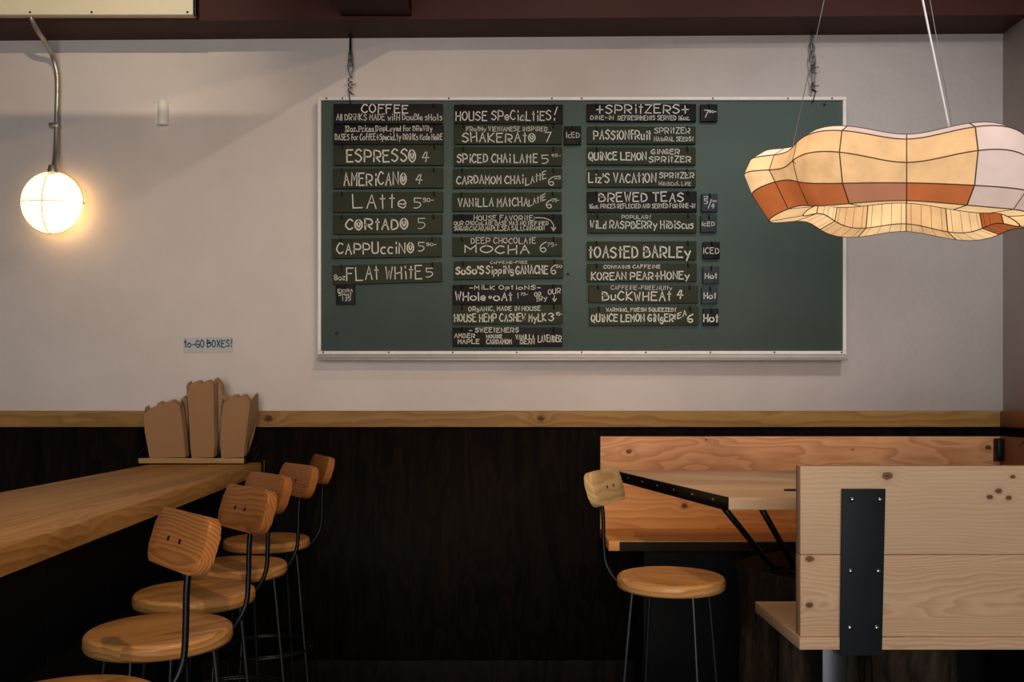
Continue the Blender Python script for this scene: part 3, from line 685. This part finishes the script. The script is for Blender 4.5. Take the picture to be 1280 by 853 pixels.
tube(bm, catmull([pA, pA.lerp(pB, .3)+Vector((-.004, -.010, -.012)), pA.lerp(pB, .65)+Vector((-.004, -.010, -.010)), pB], 6), .0019, 5)
mesh('rib_frame', bm, M['rib'], pl)
apex = P(1103, -340, 2.72)-LC
def hang(px, py, d, r, m_, name, sag=0):
    bm = BM(); e = P(px, py, d)-LC
    pts = [apex, e] if not sag else catmull([apex, (apex+e)/2+Vector((sag, 0, 0)), e], 10)
    tube(bm, pts, r, 6); bm.transform(Matrix.Rotation(math.radians(24), 4, 'Z')); mesh(name, bm, M[m_], pl)
hang(988, 197, 2.86, .0012, 'wire', 'suspension_wire')
hang(1190, 158, 2.46, .0012, 'wire', 'suspension_wire')
hang(1187, 163, 2.60, .0035, 'cord', 'power_cord', -.02)
bm = BM(); lathe(bm, [(0, 0), (.05, 0), (.055, .02), (.055, ZC-LC.z-apex.z), (0, ZC-LC.z-apex.z)], 24, c=apex); bm.transform(Matrix.Rotation(math.radians(24), 4, 'Z')); mesh('ceiling_canopy', bm, M['white_plastic'], pl)

# ---------------------------------------------------------------- counter with stools
CT = 1.06
XRr = lambda y: -.955-.083*(y-1.64)
XLl = lambda y: -1.56-.045*(y-2.68)
ctr = thing('bar_counter', (0, 0, 0), 'long timber counter top on a black panelled base running from the back wall', 'counter')
bm = BM(); ya, yb = .85, 4.06
prism(bm, [(XLl(ya), ya), (XRr(ya), ya), (XRr(yb), yb), (XLl(yb), yb)], 'z', CT-.056, CT, .004); mesh('worktop', bm, M['counter'], ctr)
bm = BM()
ys_ = [.95, 1.42, 1.95, 2.47, 2.93, 3.42, 4.06]
for y0_, y1_ in zip(ys_, ys_[1:]):
    for_x = lambda y: XRr(y)-.28
    prism(bm, [(for_x(y0_)-.10, y0_+.0025), (for_x(y0_), y0_+.0025), (for_x(y1_), y1_-.0025), (for_x(y1_)-.10, y1_-.0025)], 'z', 0, CT-.057, .002)
mesh('base_panel', bm, M['blue_black'], ctr)
bm = BM()
tube(bm, [(XRr(4.04)+.004, 4.03, CT-.05), (XRr(4.04)+.018, 4.035, CT-.05), (XRr(4.04)+.018, 4.035, CT+.006), (XRr(4.04)-.01, 4.035, CT+.006)], .004, 6)
mesh('end_bracket', bm, M['rod'], ctr)

def make_stool(backmat):
    t = thing('bar_stool', (0, 0, 0))
    SH = .755
    bm = BM(); R = .18; th = .042
    prof = [(0, SH-th)]+[(R-.012+.012*math.sin(a_), SH-th+.012-.012*math.cos(a_)) for a_ in (0, .5, 1.05, PI/2)]
    prof += [(R-.014+.014*math.cos(a_), SH-.014+.014*math.sin(a_)) for a_ in (.0, .4, .8, 1.2, PI/2)]+[(R*.5, SH-.0015), (0, SH-.002)]
    lathe(bm, prof, 64); mesh('seat', bm, M['stool'], t, angle=50)
    # steel bar from under the seat to the backrest (local +X)
    bm = BM()
    pts = [(.06, 0, SH-th-.006), (.165, 0, SH-th-.006), (.205, 0, SH-.02), (.232, 0, SH+.03), (.238, 0, SH+.10), (.240, 0, SH+.18), (.246, 0, SH+.235), (.256, 0, SH+.28)]
    tube(bm, catmull(pts, 6), .0072, 10); mesh('back_bar', bm, M['steel'], t)
    # backrest: rounded, slightly curved board
    bm = BM()
    L, H, T = .29, .120, .029
    def bend(v):
        return Vector((v.x, v.y-.22*v.x*v.x, v.z))
    out = rrect(L/2, H/2, .034, 6); inner = []
    nx = 10
    vs = prism(bm, out, 'y', -T/2, T/2, .0045)
    bmesh.ops.bisect_plane
    for cut in (-.08, -.04, 0, .04, .08):
        bmesh.ops.bisect_plane(bm, geom=bm.verts[:]+bm.edges[:]+bm.faces[:], plane_co=(cut, 0, 0), plane_no=(1, 0, 0))
    for v in bm.verts: v.co = bend(v.co)
    # outline lies in XZ with thickness along Y (front = +Y); turn the front to face local -X
    br = mesh('backrest', bm, backmat, t, loc=(.228, 0, SH+.288), rot=(0, 0, 0), angle=24)
    br.rotation_euler = (Matrix.Rotation(math.radians(17), 3, 'Y') @ Matrix.Rotation(PI/2, 3, 'Z')).to_euler()
    for x in (-.032, .032):
        bm = BM(); lathe(bm, [(.0058, 0), (.0058, .0012), (0, .0018)], 10, mat=Matrix.Translation((x, T/2-.0004, -.002)) @ Matrix.Rotation(-PI/2, 4, 'X')); mesh('screw', bm, M['steel'], br)
    for k in range(4):
        a_ = PI/4+k*PI/2; ca, sa = math.cos(a_), math.sin(a_)
        bm = BM(); tube(bm, catmull([(.10*ca, .10*sa, SH-th-.005), (.135*ca, .135*sa, SH-th-.006), (.146*ca, .146*sa, SH-th-.03), (.185*ca, .185*sa, .29), (.215*ca, .215*sa, .002)], 5), .0068, 8); mesh('leg', bm, M['rod'], t)
    bm = BM(); tube(bm, oval((0, 0, 0), .1, .1), .001, 4, True); bm.free()
    bm = BM()
    for r_ in (.192, .165): tube(bm, [(r_*math.cos(2*PI*i/48), r_*math.sin(2*PI*i/48), .29) for i in range(48)], .005, 6, True)
    for k in range(16):
        a_ = 2*PI*k/16; tube(bm, [(.163*math.cos(a_), .163*math.sin(a_), .29), (.192*math.cos(a_), .192*math.sin(a_), .29)], .003, 5)
    mesh('footrest_ring', bm, M['rod'], t)
    bm = BM(); lathe(bm, [(.11, SH-th-.012), (.11, SH-th-.0005), (.03, SH-th-.0005), (.03, SH-th-.012), (.11, SH-th-.012)], 32); mesh('mounting_plate', bm, M['steel'], t)
    return t
stool = make_stool(M['back'])
spots = [(-1.05, 3.77, 27, 'farthest counter stool, a round wooden seat next to the black back wall'),
         (-.995, 3.17, 37, 'second counter stool from the back wall, its light wood backrest beyond the counter corner'),
         (-.980, 2.72, 40, 'middle one of the five stools along the counter'),
         (-.905, 2.26, 40, 'second nearest counter stool, its round wooden seat whole in view at bottom left'),
         (-.868, 1.70, 41, 'nearest counter stool, its seat cut off by the bottom of the picture')]
for i, (x, y, a_, lb) in enumerate(spots):
    o = stool if i == 0 else dup(stool)
    o.location = (x, y, 0); o.rotation_euler = (0, 0, math.radians(a_))
    tag(o, lb, 'stool', 'stools along the counter')
st6 = make_stool(M['back_pale']); st6.location = (.532, 2.95, 0); st6.rotation_euler = (0, 0, math.radians(180-26))
tag(st6, 'lone round wooden stool with a pale backrest, at the left end of the table', 'stool')

# takeout cartons in their tray
TZ = CT
ty = thing('carton_tray', (P(241, 580, 3.93).x, 3.985, TZ), 'low pine tray holding kraft cartons on the counter by the wall', 'tray')
hw = .234
bm = BM(); box(bm, -hw, hw, -.075, -.062, .005, .028, .001); mesh('front_rail', bm, M['tray_wood'], ty)
bm = BM(); box(bm, -hw, hw, -.062, .055, 0.001, .010, .001); mesh('tray_base', bm, M['steel'], ty)
for s_, o_ in ((-1, -.012), (1, .045)):
    bm = BM(); tube(bm, catmull([(s_*(hw+.004), -.070, .004), (s_*(hw+.004), -.070, .03), (s_*(hw+o_*.5), -.068, .055), (s_*(hw+o_), -.02, .075), (s_*(hw+o_), .05, .075), (s_*(hw+.004), .052, .004)], 5), .003, 6); mesh('end_wire', bm, M['steel'], ty)
def carton(front, rflap, lflap, label):
    d = 3.925
    t = thing('takeout_carton', (P(front[0][0], 0, d).x, d, TZ+.012), label, 'carton', 'kraft takeout cartons nested in the tray')
    L = lambda px, py, dd: P(px, py, dd)-t.location
    zfix = lambda v: Vector((v.x, v.y, max(v.z, .001)))
    bm = BM()
    pts = [zfix(L(px, py, d)) for px, py in front]
    prism(bm, [(p.x, p.z) for p in pts], 'y', 0, .0012); mesh('front_panel', bm, M['kraft'], t)
    for nm, fl in (('side_flap', rflap), ('side_flap', lflap)):
        bm = BM(); q = [zfix(L(px, py, dd)) for px, py, dd in fl]
        f = bm.faces.new([bm.verts.new(v) for v in q])
        r = bmesh.ops.extrude_face_region(bm, geom=[f]); off = Vector((.0012, .0008, 0))
        for v in r['geom']:
            if isinstance(v, bmesh.types.BMVert): v.co += off
        bmesh.ops.recalc_face_normals(bm, faces=bm.faces); mesh(nm, bm, M['kraft_in'], t, flat=True)
    return t
d, e = 3.927, 3.975
def scal(*p): return [(v.x, v.y) for v in catmull([(a_, b_, 0) for a_, b_ in p], 3)]
cartons = [
 (carton([(187, 573), (181, 540), (179.6, 520)]+scal((181, 517), (189.5, 510), (195, 508), (197, 504.5), (200, 502.8), (203.5, 504.6), (208, 503.2), (214, 501), (219, 503), (224.5, 508))+[(226, 518), (229.5, 545), (231.5, 572)],
   [(231.8, 572, d), (229.8, 545, d), (226.2, 518, d), (225, 507, d), (227, 499, e), (231, 495, e), (233.5, 500, e), (235, 535, e), (235.5, 571, e)],
   [(187, 573, d), (180, 521, d), (181, 512, e), (182, 508, e), (186, 516, e), (189, 573, e)], 'wide kraft carton at the left of the tray'), 'left'),
 (carton([(239.7, 573), (237.8, 556), (236, 512), (233.9, 494), (234.5, 488)]+scal((236, 484), (241, 479), (246.5, 477), (250, 477.6), (252.8, 480), (256, 477.5), (260, 476.4), (264, 478), (266.4, 481))+[(264.5, 490), (267, 528), (268, 556), (266.4, 572)],
   [(266.6, 572, d), (268.2, 556, d), (267.2, 528, d), (264.7, 490, d), (266.5, 481, d), (269, 473, e), (272, 476, e), (276, 482.5, e), (278, 495, e), (275.5, 535, e), (270, 571, e)],
   [(239.6, 573, d), (236, 512, d), (233.7, 494, d), (233, 482, e), (236, 477.5, e), (238, 484, e), (241, 573, e)], 'tall kraft carton in the middle of the tray'), 'middle'),
 (carton([(276.6, 573), (275, 553), (277, 520), (279, 505)]+scal((280, 503), (284, 501), (287, 497), (291, 494.8), (295.5, 494.8), (298, 497.4), (300.5, 495), (304, 494.3), (307.5, 496), (312, 503))+[(309, 513), (306, 555), (304, 572)],
   [(304.2, 572, d), (306.2, 555, d), (309.2, 513, d), (312.2, 503, d), (319.5, 492.7, 4.0), (320, 517, 4.0), (314, 547, 4.0), (306, 571, 4.0)],
   [(276.5, 573, d), (278.8, 505, d), (278.2, 498, e), (279.2, 493, e), (283, 499, e), (281, 573, e)], 'kraft carton at the right of the tray, its side flap open'), 'right')]
for c_, nm in cartons:
    for k, wd in ((1, 'second'), (2, 'third')):
        o = dup(c_); o.location = c_.location+Vector((.0015*k, .013*k, .003*k))
        tag(o, f'{wd} kraft carton nested behind the front one at the {nm} of the tray')

# ---------------------------------------------------------------- wall bench
SZ = .755
BXL = .405
wb = thing('wall_bench', (BXL, 4.06, 0), 'long orange timber bench with a high back along the back wall', 'bench')
def wbox(name, m_, *b, bev=.002, par=None):
    bm = BM(); box(bm, b[0]-BXL, b[1]-BXL, b[2]-4.06, b[3]-4.06, b[4], b[5], bev)
    o = mesh(name, bm, m_, wb)
    return o
# materials here use object space, so shift the mesh into world coordinates instead: object origin at the world origin
for o_ in (): pass
wb.location = (0, 0, 0)
def wpart(name, m_, par, *b, bev=.002):
    bm = BM(); box(bm, *b, bev); return mesh(name, bm, m_, par)
wpart('back_board', M['bench_wall'], wb, BXL, XR-.02, 4.030, 4.064, .972, 1.180)
wpart('back_board', M['bench_wall_lit'], wb, BXL, XR-.02, 4.030, 4.064, SZ+.0005, .971)
wpart('seat_board', M['bench_wall_lit'], wb, BXL, XR-.02, 3.685, 4.064, SZ-.042, SZ)
wpart('seat_edge_shade', M['shaded_wood'], wb, BXL+.045, XR-.02, 3.680, 3.685, SZ-.042, SZ-.004, bev=.001)  # strip added to paint the shaded front edge of the seat
bm = BM(); box(bm, BXL+.16, XR-.02, 3.78, 4.05, 0, SZ-.043, .003); mesh('bench_shade_base', bm, M['underbench_shade'], wb)  # black box added in place of the shadow under the seat
# corner: bench along the right wall
rb = thing('side_bench', (0, 0, 0), 'orange timber bench back turning the corner along the right wall', 'bench')
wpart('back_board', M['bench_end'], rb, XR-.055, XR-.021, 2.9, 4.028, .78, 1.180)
bm = BM(); box(bm, XR-.40, XR-.056, 2.9, 3.678, SZ-.042, SZ, .002); mesh('seat_board', bm, M['bench_wall_lit'], rb)
bm = BM(); box(bm, XR-.30, XR-.03, 2.95, 3.67, 0, SZ-.043, .002); mesh('bench_shade_base', bm, M['underbench_shade'], rb)  # same black stand-in for shade below the side bench
bm = BM(); box(bm, XR-.085, XR-.0555, 3.985, 4.028, 1.07, 1.172, .004); mesh('corner_bracket', bm, M['steel'], rb)

# ---------------------------------------------------------------- table on a stump
TT = 1.05
tb = thing('high_table', (0, 0, 0), 'high fir table with a black steel edge, between the two benches', 'table')
tp = [(.452, 3.60), (.648, 2.63), (2.15, 2.63), (2.15, 3.72), (.470, 3.72)]
tp = [(.648, 2.63), (2.05, 2.60), (2.05, 3.70), (.448, 3.70), (.448, 3.60)]
bm = BM(); prism(bm, tp, 'z', TT-.037, TT, .0015); mesh('tabletop', bm, M['table'], tb)
bm = BM()
A, B_ = Vector((.448, 3.60, 0)), Vector((.648, 2.63, 0)); dr = (B_-A).normalized(); nr = Vector((dr.y, -dr.x, 0)); nr = nr if nr.x < 0 else -nr
q = [A+nr*.0008, B_+nr*.0008, B_+nr*.007, A+nr*.007]
prism(bm, [(v.x, v.y) for v in q], 'z', TT-.040, TT+.001, .0008); es = mesh('steel_edge', bm, M['steel'], tb)
for k in range(6):
    p = A+dr*((B_-A).length*(.1+.16*k))+nr*.007
    bm = BM(); lathe(bm, [(.005, 0), (.005, .001), (0, .002)], 10, mat=Matrix.Translation((p.x, p.y, TT-.017)) @ nr.to_track_quat('Z', 'Y').to_matrix().to_4x4()); mesh('screw', bm, M['bolt'], es)
bm = BM(); box(bm, .875, 1.35, 2.815, 2.835, TT+.0003, TT+.006, .001); mesh('inlaid_bar', bm, M['steel'], tb)
ST = .775
for (px, py, d0, d1, px1, py1) in ((905, 634, 2.68, 2.92, 966, 712), (951, 640, 2.70, 2.86, 996, 716)):
    bm = BM(); a = P(px, py, d0); a.z = TT-.0375; b = Vector(((px1-CX)*d1/F, d1, ST+.0100))
    tube(bm, [a, b], .0095, 8); tube(bm, [b-Vector((.03, 0, 0)), b+Vector((.03, 0, 0))], .008, 8); mesh('strut', bm, M['steel'], tb)
for (x, y) in ((1.5, 2.9), (1.5, 3.4)):
    bm = BM(); tube(bm, [(x, y, TT-.0375), (x-.2, y, ST+.0100)], .0095, 8); mesh('strut', bm, M['steel'], tb)
def stump(name, x, y, r, z0, z1, label, seed=0, cat='stump'):
    g = random.Random(seed); ph = [g.uniform(0, 6.3) for _ in range(8)]
    t = thing(name, (x, y, z0), label, cat)
    bm = BM(); rows = []; nz, ns = 10, 48
    for j in range(nz+1):
        z = (z1-z0)*j/nz; row = []
        for i in range(ns):
            a_ = 2*PI*i/ns
            rr = r*(1+.05*math.sin(3*a_+ph[0])+.04*math.sin(5*a_+ph[1]+z*3)+.025*math.sin(11*a_+ph[2]+z*7)+.025*math.sin(17*a_+ph[3])+.02*math.sin(z*18+a_*4))
            row.append(bm.verts.new((rr*math.cos(a_), rr*math.sin(a_), z)))
        rows.append(row)
    for A_, B2 in zip(rows, rows[1:]):
        for i in range(ns): bm.faces.new((A_[i], A_[(i+1) % ns], B2[(i+1) % ns], B2[i]))
    mesh('bark', bm, M['bark'], t)
    bm = BM(); bm.faces.new([bm.verts.new(v) for v in [tuple(p) for p in []]]) if False else None
    ring = []
    for i in range(ns):
        a_ = 2*PI*i/ns; z = z1-z0
        rr = r*(1+.05*math.sin(3*a_+ph[0])+.04*math.sin(5*a_+ph[1]+z*3)+.025*math.sin(11*a_+ph[2]+z*7)+.025*math.sin(17*a_+ph[3])+.02*math.sin(z*18+a_*4))-.001
        ring.append((rr*math.cos(a_), rr*math.sin(a_)))
    prism(bm, ring, 'z', z1-z0-.02, z1-z0, .003); mesh('cut_face', bm, M['stump_top'], t)
    return t
stump('tree_stump', 1.06, 3.02, .27, 0, ST, 'dark sawn tree stump carrying the high table', 3)

# ---------------------------------------------------------------- foreground bench, seen from behind
fb = thing('foreground_bench', (0, 0, 0), 'pale fir bench seen from behind, a black steel strap on its back', 'bench')
BX = .711; YB = 2.17
def fpart(name, m_, *b, bev=.0018, par=None):
    bm = BM(); box(bm, *b, bev); return mesh(name, bm, m_, par or fb)
zs = lambda y: CH+(CY-y)*YB/F
fpart('back_board', M['bench_front'], BX, 2.1, YB, YB+.036, zs(693.5), zs(583))
fpart('back_board', M['bench_front2'], BX, 2.1, YB, YB+.036, SZ+.0005, zs(694))
fpart('seat_board', M['bench_front2'], BX-.004, 2.1, YB-.006, YB+.39, zs(813)+.002, SZ)
xa, xb = (1050-CX)*YB/F, (1103-CX)*YB/F
bm = BM(); prism(bm, [((1048-CX)*YB/F, zs(818)), ((1100-CX)*YB/F, zs(818)), ((1104.5-CX)*YB/F, zs(611)), ((1050.5-CX)*YB/F, zs(611))], 'y', YB-.0125, YB-.0065, .001)
strap = mesh('steel_strap', bm, M['strap'], fb)
for (x, y) in ((1062.7, 624), (1097, 624), (1060.5, 713), (1095, 713), (1059.6, 783.4), (1093, 783.4)):
    bm = BM(); lathe(bm, [(.0062, 0), (.0062, .001), (.0045, .0035), (.002, .0048), (0, .005)], 14, mat=Matrix.Translation(((x-CX)*YB/F, YB-.0125, zs(y))) @ Matrix.Rotation(PI/2, 4, 'X')); mesh('bolt', bm, M['bolt'], strap)
bm = BM(); zb_ = zs(813)+.001
box(bm, (1026-CX)*2.21/F, (1058-CX)*2.21/F, 2.20, 2.264, 0, zb_, .006)
mesh('steel_post', bm, M['rod'], fb)
stump('log_stump', .835, 2.41, .10, 0, zs(813)+.001, 'rough bark log under the left end of the foreground bench', 5)
stump('log_stump', 1.085, 2.42, .12, 0, zs(813)+.001, 'rough bark log under the foreground bench, right of its steel post', 8)

# ---------------------------------------------------------------- plant at the right edge
pp = thing('potted_plant', (1.93, 3.05, TT), 'potted plant on the table, its dark leaves at the right edge', 'plant')
bm = BM(); lathe(bm, [(0, 0.0005), (.05, .0005), (.065, .10), (.060, .10), (.05, .085), (0, .085)], 28); mesh('pot', bm, M['pot'], pp)
g = random.Random(2)
for k in range(9):
    a_ = k*2.4+2.6; ln = g.uniform(.10, .16)
    bm = BM(); base = Vector((0, 0, .085)); dirv = Vector((math.cos(a_), math.sin(a_)*.8, 0)); rows = []
    for j in range(9):
        u = j/8; c = base+dirv*(ln*u)+Vector((0, 0, .11*math.sin(u*2.4)-.03*u)); wv = .026*math.sin(PI*min(1, max(.06, u*.95+.03)))*(1 if u > .25 else .12)
        sd = Vector((-dirv.y, dirv.x, .2)).normalized()
        rows.append((bm.verts.new(c-sd*wv), bm.verts.new(c+Vector((0, 0, -.004))), bm.verts.new(c+sd*wv)))
    for r0, r1 in zip(rows, rows[1:]):
        bm.faces.new((r0[0], r0[1], r1[1], r1[0])); bm.faces.new((r0[1], r0[2], r1[2], r1[1]))
    bmesh.ops.solidify(bm, geom=bm.faces[:], thickness=.0012); mesh('leaf', bm, M['leaf'], pp)
